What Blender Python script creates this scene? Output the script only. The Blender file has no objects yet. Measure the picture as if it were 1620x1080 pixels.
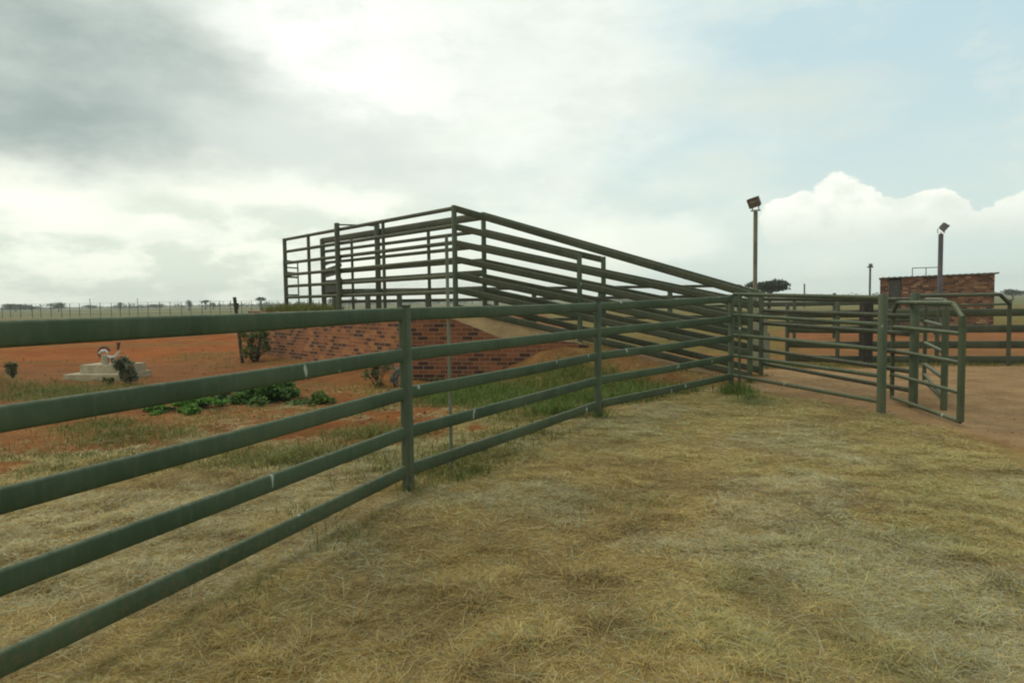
import bpy, math, random
import numpy as np
from mathutils import Vector, Matrix

S = bpy.context.scene
COL = S.collection
rng = np.random.default_rng(7)
random.seed(7)

# ------------------------------------------------------------------ camera
CAM_H = 1.65
FPX = 1080.0                     # focal length in photo pixels (photo 1620 x 1080)
PITCH = math.radians(3.44)
ROLL = math.radians(0.85)
cf = Vector((0, math.cos(PITCH), -math.sin(PITCH)))
cr0 = Vector((1, 0, 0)); cu0 = Vector((0, math.sin(PITCH), math.cos(PITCH)))
cr = math.cos(ROLL) * cr0 - math.sin(ROLL) * cu0
cu = math.sin(ROLL) * cr0 + math.cos(ROLL) * cu0
cam_data = bpy.data.cameras.new('camera')
cam = bpy.data.objects.new('camera', cam_data); COL.objects.link(cam)
cam_data.sensor_width = 36; cam_data.lens = 36 * FPX / 1620
cam_data.clip_start = 0.05; cam_data.clip_end = 12000
M4 = Matrix((cr, cu, -cf)).transposed().to_4x4(); M4.translation = Vector((0, 0, CAM_H))
cam.matrix_world = M4
S.camera = cam

def ray(px, py):
    return (cf + cr * ((px - 810) / FPX) - cu * ((py - 540) / FPX))
def at(px, py, d):               # point on the sight line at distance d ahead
    r = ray(px, py); return Vector((0, 0, CAM_H)) + r * (d / r.y)
def gp(px, py, z=0.0):           # point on the level z
    r = ray(px, py); return Vector((0, 0, CAM_H)) + r * ((z - CAM_H) / r.z)
def hor(px): return 475.0 - 0.0148 * (px - 810)
def xd(px, d):                   # ground point of direction px at distance d
    p = at(px, hor(px), d); return Vector((p.x, p.y, 0))
def azel(px, py):
    r = ray(px, py).normalized(); return math.atan2(r.x, r.y), math.asin(r.z)

# ------------------------------------------------------------------ render / exposure
S.view_settings.view_transform = 'Standard'; S.view_settings.look = 'None'
S.view_settings.exposure = 0.28; S.view_settings.gamma = 1.0
S.cycles.filter_width = 2.0
S.cycles.max_bounces = 6

# ------------------------------------------------------------------ sun
SUN_AZ = math.radians(-62); SUN_EL = math.radians(48)
sd = bpy.data.lights.new('sun', 'SUN'); sd.energy = 0.75; sd.angle = math.radians(22); sd.color = (1.0, 0.95, 0.82)
sun = bpy.data.objects.new('sun', sd); COL.objects.link(sun)
to_sun = Vector((math.sin(SUN_AZ) * math.cos(SUN_EL), math.cos(SUN_AZ) * math.cos(SUN_EL), math.sin(SUN_EL)))
sun.rotation_euler = to_sun.to_track_quat('Z', 'Y').to_euler()

# ------------------------------------------------------------------ node helper
class NB:
    def __init__(s, tree): s.t = tree; s.n = tree.nodes; s.l = tree.links
    def put(s, sock, v):
        if isinstance(v, bpy.types.NodeSocket): s.l.new(v, sock)
        elif v is not None:
            if isinstance(v, (tuple, list)) and len(v) == 3 and sock.type == 'RGBA': v = (*v, 1)
            sock.default_value = v
    def m(s, op, a, b=None, c=None, clamp=False):
        n = s.n.new('ShaderNodeMath'); n.operation = op; n.use_clamp = clamp
        s.put(n.inputs[0], a)
        if b is not None: s.put(n.inputs[1], b)
        if c is not None: s.put(n.inputs[2], c)
        return n.outputs[0]
    def vm(s, op, a, b=None):
        n = s.n.new('ShaderNodeVectorMath'); n.operation = op
        s.put(n.inputs[0], a)
        if b is not None: s.put(n.inputs[1], b)
        return n.outputs[0]
    def xyz(s, x, y, z):
        n = s.n.new('ShaderNodeCombineXYZ'); s.put(n.inputs[0], x); s.put(n.inputs[1], y); s.put(n.inputs[2], z); return n.outputs[0]
    def sep(s, v):
        n = s.n.new('ShaderNodeSeparateXYZ'); s.put(n.inputs[0], v); return n.outputs
    def noise(s, vec, scale, detail=4, rough=0.55, dist=0.0, col=False):
        n = s.n.new('ShaderNodeTexNoise')
        if vec is not None: s.put(n.inputs['Vector'], vec)
        n.inputs['Scale'].default_value = scale; n.inputs['Detail'].default_value = detail
        n.inputs['Roughness'].default_value = rough; n.inputs['Distortion'].default_value = dist
        return n.outputs['Color' if col else 0]
    def mix(s, f, a, b, mode='MIX'):
        n = s.n.new('ShaderNodeMix'); n.data_type = 'RGBA'; n.blend_type = mode
        s.put(n.inputs[0], f); s.put(n.inputs[6], a); s.put(n.inputs[7], b); return n.outputs[2]
    def ss(s, v, lo, hi):        # smooth step
        n = s.n.new('ShaderNodeMapRange'); n.interpolation_type = 'SMOOTHSTEP'
        s.put(n.inputs[0], v); n.inputs[1].default_value = lo; n.inputs[2].default_value = hi
        n.inputs[3].default_value = 0; n.inputs[4].default_value = 1
        return n.outputs[0]
    def coord(s, which):
        n = s.n.new('ShaderNodeTexCoord'); return n.outputs[which]

# ------------------------------------------------------------------ world: sky and clouds
W = bpy.data.worlds.new('World'); S.world = W; W.use_nodes = True
wn = NB(W.node_tree); W.node_tree.nodes.clear()
d_ = wn.vm('NORMALIZE', wn.coord('Generated'))
dx, dy, dz = wn.sep(d_)
az = wn.m('ARCTAN2', dx, dy); el = wn.m('ARCSINE', dz)
sky = wn.n.new('ShaderNodeTexSky'); sky.sky_type = 'NISHITA'; sky.sun_disc = False
sky.sun_elevation = SUN_EL; sky.sun_rotation = SUN_AZ; sky.dust_density = 3.0
flat = wn.vm('MULTIPLY', d_, (1, 1, 2.4))
wl = wn.noise(flat, 3.0, 5, 0.55, col=True)            # warp field
wlx, wly, wlz = wn.sep(wl)
def warp(v, n, k): return wn.m('MULTIPLY_ADD', wn.m('SUBTRACT', n, 0.5), k, v)
azw = warp(az, wlx, 0.32); elw = warp(el, wly, 0.16)
fine = wn.noise(wn.vm('MULTIPLY', d_, (1, 1, 1.5)), 16, 8, 0.58, col=True)
fx, fy, fz = wn.sep(fine)
azf = warp(warp(az, fx, 0.05), wlx, 0.03); elf = warp(warp(el, fy, 0.05), wly, 0.012)
azw = warp(azw, fx, 0.07); elw = warp(elw, fy, 0.05)
def blob(px, py, rx, ry, a=azw, e=elw, soft=True, rot=0.0):
    ca, ce = azel(px, py)
    u = wn.m('SUBTRACT', a, ca); v = wn.m('SUBTRACT', e, ce)
    if rot:
        c, s_ = math.cos(rot), math.sin(rot)
        u2 = wn.m('ADD', wn.m('MULTIPLY', u, c), wn.m('MULTIPLY', v, s_))
        v2 = wn.m('SUBTRACT', wn.m('MULTIPLY', v, c), wn.m('MULTIPLY', u, s_))
        u, v = u2, v2
    u = wn.m('DIVIDE', u, rx / FPX); v = wn.m('DIVIDE', v, ry / FPX)
    r = wn.m('SQRT', wn.m('ADD', wn.m('MULTIPLY', u, u), wn.m('MULTIPLY', v, v)))
    return wn.m('SUBTRACT', 1.0, r)                    # 1 in the middle, 0 at the rim
# clear sky
blue = wn.mix(0.84, wn.vm('MULTIPLY', sky.outputs[0], (0.1, 0.1, 0.1)), (0.50, 0.67, 0.70))
hz = wn.ss(el, 0.0, 0.33)
blue = wn.mix(hz, (0.60, 0.70, 0.645), blue)
# thin veil everywhere, thinner on the right
veil_n = wn.noise(flat, 2.6, 7, 0.56)
veil_f = wn.noise(flat, 8.0, 9, 0.66)
side = wn.ss(az, -0.25, 0.55)
v0 = wn.m('SUBTRACT', wn.m('ADD', wn.m('MULTIPLY', veil_n, 1.5), wn.m('MULTIPLY', veil_f, 0.35)), wn.m('MULTIPLY', side, 0.60))
veil = wn.ss(v0, 0.22, 0.92)
vshade = wn.ss(wn.noise(flat, 4.2, 6, 0.6), 0.28, 0.72)
veilcol = wn.mix(vshade, (0.65, 0.715, 0.645), (0.84, 0.875, 0.80))
low = wn.ss(el, 0.02, 0.22)
veilcol = wn.mix(low, (0.77, 0.82, 0.70), veilcol)
lowl = wn.m('MULTIPLY', wn.ss(el, 0.30, 0.06), wn.ss(az, 0.15, -0.25))
lown = wn.ss(wn.noise(wn.vm('MULTIPLY', d_, (1, 1, 2.4)), 8.5, 9, 0.62), 0.42, 0.60)
veilcol = wn.mix(wn.m('MULTIPLY', lowl, wn.m('SUBTRACT', 1.0, lown)), veilcol, (0.665, 0.735, 0.63))
veilcol = wn.mix(wn.m('MULTIPLY', wn.m('MULTIPLY', lowl, lown), 0.8), veilcol, (0.90, 0.93, 0.80))
c = wn.mix(veil, blue, veilcol)
# the bright break in the cloud where the sun stands behind it
g1 = wn.ss(blob(520, 95, 270, 165), 0.0, 0.8)
c = wn.mix(wn.m('MULTIPLY', g1, 0.9), c, (0.93, 0.945, 0.89))
g1b = wn.ss(blob(700, 200, 330, 160), 0.0, 1.0)
c = wn.mix(wn.m('MULTIPLY', g1b, 0.4), c, (0.80, 0.835, 0.77))
g1c = wn.ss(blob(860, 70, 290, 140), 0.0, 1.0)
c = wn.mix(wn.m('MULTIPLY', g1c, 0.6), c, (0.84, 0.87, 0.81))
mid = wn.m('MULTIPLY', wn.ss(wn.noise(wn.vm('MULTIPLY', d_, (1, 1, 2.3)), 5.5, 10, 0.66), 0.47, 0.64), wn.ss(el, 0.05, 0.16))
c = wn.mix(wn.m('MULTIPLY', mid, 0.5), c, (0.64, 0.70, 0.645))
# far low cumulus band on the left, near the horizon
for (px, py, rx, ry, k) in ((40, 285, 150, 60, .9), (250, 262, 140, 42, .85), (160, 350, 120, 26, .6), (400, 300, 130, 40, .7), (560, 318, 110, 32, .6), (300, 372, 130, 24, .5), (870, 370, 150, 55, .45), (1030, 380, 150, 50, .45)):
    b = wn.ss(blob(px, py, rx, ry, azf, elf), 0.0, 0.55)
    c = wn.mix(wn.m('MULTIPLY', b, k), c, (0.93, 0.95, 0.83))
# grey rain cloud upper left and its tail
gn = wn.ss(wn.noise(flat, 5.0, 9, 0.62), 0.28, 0.72)
gcol = wn.mix(gn, (0.30, 0.365, 0.35), (0.47, 0.535, 0.50))
g2 = wn.ss(blob(50, 110, 390, 165, rot=-0.05), 0.0, 0.6)
c = wn.mix(wn.m('MULTIPLY', g2, 0.97), c, gcol)
g3 = wn.ss(blob(500, 225, 350, 88, rot=-0.12), 0.0, 0.8)
c = wn.mix(wn.m('MULTIPLY', g3, wn.m('ADD', 0.5, wn.m('MULTIPLY', veil_f, 0.6))), c, (0.62, 0.68, 0.635))
g3b = wn.ss(blob(1230, 165, 250, 70), 0.0, 0.9)
c = wn.mix(wn.m('MULTIPLY', g3b, 0.65), c, (0.60, 0.665, 0.61))
# crisp cumulus bank on the right
cum = None
for (px, py, rx, ry) in ((1262, 350, 48, 44), (1332, 338, 50, 54), (1290, 364, 70, 28), (1400, 360, 70, 38), (1472, 350, 46, 46), (1540, 371, 56, 26), (1610, 358, 52, 40), (1700, 340, 90, 50), (1820, 352, 120, 46)):
    b = blob(px, py, rx, ry, azf, elf)
    cum = b if cum is None else wn.m('SMOOTH_MAX', cum, b, 0.08)
base_el = azel(1400, 378)[1]
flatbase = wn.ss(warp(el, fy, 0.03), base_el - 0.014, base_el + 0.012)
cm = wn.m('MULTIPLY', wn.ss(cum, -0.01, 0.075), flatbase)
lobes = wn.ss(wn.noise(wn.vm('MULTIPLY', d_, (1, 1, 1.3)), 22, 5, 0.55), 0.30, 0.62)
hgt = wn.ss(el, base_el, base_el + 0.06)
ccol = wn.mix(wn.m('MULTIPLY', wn.m('ADD', wn.m('MULTIPLY', hgt, 0.7), 0.3), wn.m('ADD', 0.35, wn.m('MULTIPLY', lobes, 0.65)), clamp=True), (0.64, 0.70, 0.62), (0.90, 0.915, 0.83))
c = wn.mix(wn.m('MULTIPLY', cm, wn.m('ADD', 0.80, wn.m('MULTIPLY', hgt, 0.18))), c, ccol)
# below the horizon
c = wn.mix(wn.ss(el, -0.03, -0.005), (0.25, 0.2, 0.12), c)
bg = wn.n.new('ShaderNodeBackground'); wn.put(bg.inputs[0], c); bg.inputs[1].default_value = 1.0
wo = wn.n.new('ShaderNodeOutputWorld'); wn.l.new(bg.outputs[0], wo.inputs[0])

# ------------------------------------------------------------------ mesh helpers
class MB:
    def __init__(s): s.v = []; s.f = []; s.uv = {}; s.smooth = []
    def add(s, verts, faces, smooth=False):
        o = len(s.v); s.v += [tuple(p) for p in verts]
        for f in faces: s.f.append(tuple(i + o for i in f)); s.smooth.append(smooth)
    def box(s, c, size, rz=0.0, rot=None):
        hx, hy, hz_ = [q / 2 for q in size]
        R = rot if rot is not None else Matrix.Rotation(rz, 3, 'Z')
        vs = [Vector(c) + R @ Vector((sx * hx, sy * hy, sz * hz_)) for sz in (-1, 1) for sy in (-1, 1) for sx in (-1, 1)]
        s.add(vs, [(0, 2, 3, 1), (4, 5, 7, 6), (0, 1, 5, 4), (2, 6, 7, 3), (0, 4, 6, 2), (1, 3, 7, 5)])
        return s
    def tube(s, pts, rw, rh=None, n=12, caps=True, up=Vector((0, 0, 1)), taper=None):
        """a pipe along pts; rw sideways radius, rh upward radius (oval pipe)"""
        rh = rw if rh is None else rh
        pts = [Vector(p) for p in pts]; rings = []
        for i, p in enumerate(pts):
            a = pts[max(i - 1, 0)]; b = pts[min(i + 1, len(pts) - 1)]
            t = (b - a).normalized()
            u = up if abs(t.dot(up)) < 0.95 else Vector((0, 1, 0))
            sd_ = t.cross(u).normalized(); uu = sd_.cross(t).normalized()
            k = 1.0 if taper is None else taper[i]
            fl_ = max(0.0, rh - rw) * k            # an oval pipe has flat sides between two round edges
            ring = []
            for j in range(n):
                a_ = 2 * math.pi * (j + .5) / n; cy = math.sin(a_)
                ring.append(p + sd_ * (rw * k * math.cos(a_)) + uu * (min(rw, rh) * k * cy + (fl_ if cy > 0 else -fl_)))
            rings.append(ring)
        vs = [q for r in rings for q in r]; fs = []
        for i in range(len(pts) - 1):
            for j in range(n):
                j2 = (j + 1) % n
                fs.append((i * n + j, i * n + j2, (i + 1) * n + j2, (i + 1) * n + j))
        s.add(vs, fs, True)
        if caps:
            o = len(s.v)
            s.add(rings[0], [tuple(range(n))[::-1]]); s.add(rings[-1], [tuple(range(n))])
        return s
    def prism(s, poly, z0, z1):
        n = len(poly)
        zz0 = z0 if isinstance(z0, (list, tuple)) else [z0] * n
        zz1 = z1 if isinstance(z1, (list, tuple)) else [z1] * n
        vs = [(p[0], p[1], a) for p, a in zip(poly, zz0)] + [(p[0], p[1], a) for p, a in zip(poly, zz1)]
        fs = [tuple(range(n))[::-1], tuple(range(n, 2 * n))]
        for i in range(n):
            j = (i + 1) % n; fs.append((i, j, n + j, n + i))
        s.add(vs, fs); return s

def build(name, mb, mat, parent=None, uvf=None):
    me = bpy.data.meshes.new(name)
    off = parent_loc(parent) if parent else Vector((0, 0, 0))
    me.from_pydata([(x - off.x, y - off.y, z - off.z) for x, y, z in mb.v], [], mb.f)
    me.polygons.foreach_set('use_smooth', mb.smooth)
    me.materials.append(mat); me.update()
    if uvf:
        uv = me.uv_layers.new(name='UVMap')
        for lp in me.loops:
            uv.data[lp.index].uv = uvf(Vector(mb.v[lp.vertex_index]))
    o = bpy.data.objects.new(name, me); COL.objects.link(o)
    if parent: o.parent = parent
    return o
def parent_loc(p):
    v = Vector(p.location)
    while p.parent: p = p.parent; v += Vector(p.location)
    return v
def tag(o, label=None, cat=None, group=None, kind=None):
    if label: o['label'] = label
    if cat: o['category'] = cat
    if group: o['group'] = group
    if kind: o['kind'] = kind
    return o
def thing(name, loc, label, cat, group=None):
    o = bpy.data.objects.new(name, None); COL.objects.link(o); o.location = Vector(loc); o.empty_display_size = 0.2
    return tag(o, label, cat, group)

# ------------------------------------------------------------------ noise in numpy
def vnoise(x, y, seed=0):
    xi = np.floor(x).astype(np.int64); yi = np.floor(y).astype(np.int64)
    xf = x - xi; yf = y - yi
    def h(a, b):
        n = (a * 374761393 + b * 668265263 + seed * 2147483647) & 0xFFFFFFFF
        n = ((n ^ (n >> 13)) * 1274126177) & 0xFFFFFFFF
        return ((n ^ (n >> 16)) & 0xFFFF) / 65535.0
    u = xf * xf * (3 - 2 * xf); v = yf * yf * (3 - 2 * yf)
    return (h(xi, yi) * (1 - u) + h(xi + 1, yi) * u) * (1 - v) + (h(xi, yi + 1) * (1 - u) + h(xi + 1, yi + 1) * u) * v
def fbm(x, y, seed=0, o=4):
    t = 0; a = 0.5; s_ = 0
    for k in range(o):
        t = t + a * vnoise(x * 2 ** k + 17.3 * k, y * 2 ** k - 9.1 * k, seed + k); s_ += a; a *= 0.5
    return t / s_
def sst(v, lo, hi):
    t = np.clip((v - lo) / (hi - lo), 0, 1); return t * t * (3 - 2 * t)

# ------------------------------------------------------------------ plan of the place
POST0 = Vector((-2.42, 2.0, 0)); POST1 = xd(640, 5.9); POST1.x = gp(646, 778).x; POST2 = xd(945, 9.45); POST3 = xd(1157, 12.0)
GATEPOST = xd(1397, 9.4); HPOST = xd(1448, 9.95)
FL = 1.42                                            # height of the loading platform
A = xd(721, 14.2); C = xd(767, 15.4); E1 = xd(1187, 13.1); E2 = E1 + Vector((0.56, 0.95, 0))
LEFT = xd(453, 20.6); LEFTF = xd(512, 20.95)
K0 = xd(650, 14.0)
dr = (E1 - A); dr.z = 0; dr.normalize(); nn = Vector((-dr.y, dr.x, 0))      # along / across the ramp
dl = (LEFT - A); dl.normalize(); dn = Vector((dl.y, -dl.x, 0))              # along / across the platform
S0 = 1.0; S1 = (E1 - K0).dot(dr) - 0.1               # ramp start / foot
RW = 2.15
LA = 9.0
def ramp_z(s): return FL * min(1, max(0, (S1 - s) / (S1 - S0)))
def wall_z(s):
    if s < 0.5: return FL
    q = min(1, max(0, (s - 1.6) / 1.8)); return max(FL - 0.4 * (s - 0.5), ramp_z(s) - 0.04 - 0.5 * (1 - q * q * (3 - 2 * q)), 0.0)
def wall_z_np(s):
    return np.where(s < .5, FL, np.maximum(np.maximum(FL - 0.4 * (s - 0.5), FL * np.clip((S1 - s) / (S1 - S0), 0, 1) - 0.04 - 0.5 * (1 - sst(s, 1.6, 3.4))), 0))
def st(p): q = p - K0; return q.dot(dr), q.dot(nn)

def ground_h(x, y):
    """height of the ground; numpy"""
    z = 0.05 * (fbm(x * 0.35, y * 0.35, 3) - 0.5) + 0.035 * (fbm(x * 1.6, y * 1.6, 5) - 0.5)
    z = z + 0.05 * np.clip(fbm(x * 2.2 + 5, y * 2.2, 8, 3) - .5, 0, 1) * sst(9.5 - np.abs(x), 0, 2) + 0.06 * (fbm(x * 2.6, y * 2.6, 71, 3) - .5) * sst(-x, 1.0, 3.5)
    near = sst(60 - np.hypot(x, y), 0, 30); z = z * near
    s = (x - K0.x) * dr.x + (y - K0.y) * dr.y; t = (x - K0.x) * nn.x + (y - K0.y) * nn.y
    # earth banked against the side of the ramp
    rz = FL * np.clip((S1 - s) / (S1 - S0), 0, 1)
    start = sst(s, 1.2, 3.0)
    bank = (np.where(t < 0.1, wall_z_np(s), rz) - 0.05 + .07 * sst(s, 2.8, 3.8)) * start - np.clip(-t, 0, 9) * 0.5 + 0.16 * (fbm(x * 1.1, y * 1.1, 9) - 0.5) * start
    bank = np.where((s < S1 + 0.8) & (s > 0) & (t < 1.6), bank, -1)
    z = np.maximum(z, bank * 0.96)
    bank2 = rz * start - np.clip(t - RW, 0, 9) * 0.8
    bank2 = np.where((s < S1 + 0.8) & (s > 0) & (t >= 1.6), bank2, -1)
    z = np.maximum(z, bank2 * 0.96)
    # red soil heaped along the left wall
    a = (x - K0.x) * dl.x + (y - K0.y) * dl.y; b = -((x - K0.x) * dn.x + (y - K0.y) * dn.y)
    heap = 0.16 * sst(a, -0.6, 1.5) * sst(11.5 - a, 0, 2) * np.clip(1 - np.abs(b) / 1.6, 0, 1) * (0.6 + 0.8 * fbm(x * .8, y * .8, 21))
    z = z + np.where(b > -1.0, heap, 0)
    # low swells of bare red earth on the left
    z = z + 0.35 * sst(-x, 6.5, 11) * np.exp(-((y - 27) / 4.5) ** 2) * (0.5 + fbm(x * .25, y * .25, 33))
    z = z + 0.5 * np.exp(-((x + 11.2) / 1.0) ** 2 - ((y - 13.6) / 0.9) ** 2)
    return z
def gh(x, y): return float(ground_h(np.array([x]), np.array([y]))[0])

F_LINE = [POST0, POST1, POST2, POST3]
def fence_side(x, y):
    """signed distance to the near fence, positive on the camera's side"""
    best = np.full_like(x, 1e9); sg = np.zeros_like(x)
    pts = [POST1 + (POST0 - POST1) * 4] + [POST1, POST2, POST3] + [POST3 + (E1 - POST3) * 1.0]
    for p, q in zip(pts[:-1], pts[1:]):
        dx_, dy_ = q.x - p.x, q.y - p.y; L2 = dx_ * dx_ + dy_ * dy_
        t = np.clip(((x - p.x) * dx_ + (y - p.y) * dy_) / L2, 0, 1)
        d = np.hypot(x - p.x - t * dx_, y - p.y - t * dy_)
        sgn = np.sign((x - p.x) * dy_ - (y - p.y) * dx_)
        sg = np.where(d < best, sgn, sg); best = np.minimum(best, d)
    return best * sg

def zones(x, y):
    """weights of the kinds of ground: hay, red soil, tan yard, green, far field"""
    fs = fence_side(x, y)
    n1 = fbm(x * 0.7, y * 0.7, 11); n2 = fbm(x * 2.3, y * 2.3, 12); n3 = fbm(x * 0.13, y * 0.13, 14)
    # yard of trodden tan earth right of the race
    yard_edge = x - (4.95 + 0.55 * sst(9.6 - y, 0, 3) + 0.5 * (n1 - .5) + .35 * (n2 - .5) - 0.35 * np.clip(y - 10.2, 0, 3))
    yard = sst(yard_edge, -0.12, 0.25) * sst(fs + 0.0 * x, -0.2, 0.2)
    yard = np.maximum(yard, sst(x - 5.1, 0, .4) * (y < 16))
    yard = np.where(y > 13.5, yard * sst(15.9 + (n1 - .5) - y, 0, 0.8), yard)
    hay_near = sst(fs, -0.25, 0.1)
    # hay strip on the far side of the near span
    behind = np.clip(-fs, 0, 1e3)
    lim = 1.6 + 1.6 * (n1 - 0.5) + 2.0 * (n2 - .5) + 2.6 * sst(-x, 1.6, 4.0) - 0.9 * sst(x, -1.4, 1.0)
    hay_back = sst(lim - behind, -0.25, 0.35)
    thin = 0.5 * sst(n2 + .6 * n1, .62, .95) * sst(7.5 - behind, 0, 5) * (1 - hay_near)
    hay = np.maximum(np.maximum(hay_near * (y < 12.6), hay_back * (y < 12.5)), thin) * (1 - yard)
    far = sst(y + 30 * (n3 - .5), 85, 110)
    right_far = (x > 3.5) & (y > 13.4)
    # strips of grass and earth behind the race
    strip = fbm(x * 0.08 + 3, y * 0.22, 31)
    gr_r = np.where(right_far, sst(strip, 0.45, 0.58) * sst(y, 15.2, 16), 0)
    gr_r = np.where(right_far & (x < 0.4 * y + 0.0), np.maximum(gr_r, 0.75 * sst(y, 19, 22)), gr_r)
    gr_r = np.where(right_far & (y > 34), np.maximum(gr_r, 0.8), gr_r)
    # green flush: along the back of the fence, and patches on the red soil
    g = 0.6 * sst(n1 + 0.5 * n2, 0.80, 1.0) * sst(6.5 - behind, 0, 3.5) * sst(behind, .2, 1.0) * (1 - hay_near)
    s = (x - K0.x) * dr.x + (y - K0.y) * dr.y; t = (x - K0.x) * nn.x + (y - K0.y) * nn.y
    bankside = sst(s, 0.5, 1.4) * sst(6.3 - s, 0, 1) * sst(-t, 0.10 + .25 * (s > 1.6), .8) * sst(3.3 + 1.6 * (n1 - .5) + t, 0, .8) * sst(behind, .15, .5) * (1 - hay_near)
    g = np.maximum(g, bankside * np.minimum(1, 0.55 + sst(n1 + .3 * n2, 0.45, 0.75)))
    g = np.maximum(g, 0.75 * sst(n3 * .5 + n1 * .6, 0.56, 0.68) * sst(-x, 7, 10) * sst(14.8 - y, 0, 1.5) * sst(y, 11, 12.5))
    g = np.maximum(g, gr_r)
    return hay, yard, g, far, n1, n2, n3

# ------------------------------------------------------------------ materials
def newmat(name):
    m = bpy.data.materials.new(name); m.use_nodes = True
    nb = NB(m.node_tree); b = m.node_tree.nodes['Principled BSDF']
    return m, nb, b
def bump(nb, b, h, strength, dist=0.02):
    n = nb.n.new('ShaderNodeBump'); n.inputs['Strength'].default_value = strength; n.inputs['Distance'].default_value = dist
    nb.put(n.inputs['Height'], h); nb.l.new(n.outputs[0], b.inputs['Normal'])

def paint(name, col, chips=True, top_light=(0.19, 0.195, 0.115), top_light_amount=0.5, rough=0.6):
    m, nb, b = newmat(name)
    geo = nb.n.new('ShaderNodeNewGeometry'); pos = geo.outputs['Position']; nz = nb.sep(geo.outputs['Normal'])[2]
    v = nb.noise(pos, 1.3, 5, 0.6)
    v2 = nb.noise(nb.vm('MULTIPLY', pos, (1, 1, 0.3)), 22, 4, 0.6)
    dark = tuple(q * 0.72 for q in col); lite = (col[0] * 1.35 + .004, col[1] * 1.22, col[2] * 1.3)
    base = nb.mix(nb.ss(v, 0.3, 0.7), dark, lite)
    base = nb.mix(nb.m('MULTIPLY', nb.ss(v2, 0.45, 0.8), 0.35), base, (0.12, 0.13, 0.09))
    top = nb.m('MULTIPLY', nb.ss(nz, 0.35, 0.9), nb.m('ADD', 0.35, nb.ss(v2, 0.3, 0.7)))  # painted highlight on upward faces, broken up by noise
    base = nb.mix(nb.m('MULTIPLY', top, top_light_amount), base, top_light)
    if chips:
        fade = nb.ss(nb.noise(nb.vm('MULTIPLY', pos, (1, 1, 2.5)), 3.2, 6, 0.65), 0.5, 0.72)
        base = nb.mix(nb.m('MULTIPLY', fade, 0.3), base, (0.075, 0.10, 0.055))
        scr = nb.ss(nb.noise(nb.vm('MULTIPLY', pos, (6, 6, 60)), 1.6, 3, 0.5), 0.66, 0.74)
        base = nb.mix(nb.m('MULTIPLY', scr, 0.25), base, (0.15, 0.155, 0.10))
        mud = nb.m('MULTIPLY', nb.ss(nb.m('ADD', nb.sep(pos)[2], nb.m('MULTIPLY', v2, 0.5)), 0.75, 0.25), nb.ss(nb.noise(pos, 30, 3, 0.6), 0.42, 0.7))
        base = nb.mix(nb.m('MULTIPLY', mud, 0.55), base, (0.17, 0.105, 0.045))
        ch = nb.ss(nb.noise(nb.vm('MULTIPLY', pos, (1, 1, 0.55)), 7.0, 2, 0.5), 0.705, 0.72)
        base = nb.mix(nb.m('MULTIPLY', ch, 0.75), base, (0.42, 0.44, 0.38))
        rs = nb.ss(nb.noise(pos, 14.0, 3, 0.6), 0.70, 0.76)
        base = nb.mix(nb.m('MULTIPLY', rs, 0.5), base, (0.10, 0.045, 0.02))
    b.inputs['Specular IOR Level'].default_value = 0.28
    nb.put(b.inputs['Base Color'], base)
    nb.put(b.inputs['Roughness'], nb.m('ADD', rough - 0.1, nb.m('MULTIPLY', v, 0.3)))
    bump(nb, b, v2, 0.12, 0.004)
    return m
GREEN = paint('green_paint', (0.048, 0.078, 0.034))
GREEN_POST = paint('green_post_paint', (0.056, 0.078, 0.038), top_light_amount=0.4)
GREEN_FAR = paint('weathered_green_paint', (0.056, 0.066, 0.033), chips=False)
GREEN_GATE = paint('pale_green_paint', (0.058, 0.08, 0.038), top_light=(0.24, 0.24, 0.14), top_light_amount=.6)
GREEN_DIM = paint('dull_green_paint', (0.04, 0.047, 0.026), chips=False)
DARK_WOOD = paint('dark_wood', (0.028, 0.026, 0.02), chips=False, top_light_amount=0.2, rough=0.8)
STEEL = paint('galvanised_steel', (0.10, 0.11, 0.085), chips=False, top_light_amount=0.2)

def simple(name, col, rough=0.8, var=0.35, scale=6.0, bmp=0.2, redlow=False):
    m, nb, b = newmat(name)
    pos = nb.n.new('ShaderNodeNewGeometry').outputs['Position']
    v = nb.noise(pos, scale, 6, 0.62); v2 = nb.noise(pos, scale * 7, 4, 0.6)
    k = nb.m('ADD', nb.m('MULTIPLY', v, 0.7), nb.m('MULTIPLY', v2, 0.3))
    base = nb.mix(nb.ss(k, 0.3, 0.7), tuple(q * (1 - var) for q in col), tuple(min(1, q * (1 + var)) for q in col))
    if redlow: base = nb.mix(nb.ss(nb.m('ADD', nb.sep(pos)[2], nb.m('MULTIPLY', v, 0.5)), 1.15, 0.75), base, nb.mix(nb.ss(k, 0.3, 0.7), (.13, .062, .022), (.24, .125, .045)))
    nb.put(b.inputs['Base Color'], base); b.inputs['Roughness'].default_value = rough
    if bmp: bump(nb, b, k, bmp, 0.02)
    return m
CONCRETE = simple('concrete', (0.40, 0.33, 0.21), 0.9, 0.25, 5)
SAND = simple('packed_sand', (0.31, 0.20, 0.088), 0.95, 0.25, 2.2, 0.3, True)
WHITE = simple('white_metal', (0.50, 0.49, 0.42), 0.5, 0.35, 14, 0)
REDMETAL = simple('red_brown_metal', (0.12, 0.035, 0.025), 0.6, 0.4, 14, 0)
BLACKISH = simple('black_metal', (0.03, 0.028, 0.026), 0.6, 0.3, 10, 0)
ROOF = simple('roof_sheet', (0.10, 0.11, 0.095), 0.5, 0.25, 3, 0)
BARK = simple('bark', (0.05, 0.042, 0.032), 0.95, 0.3, 4)

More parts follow.
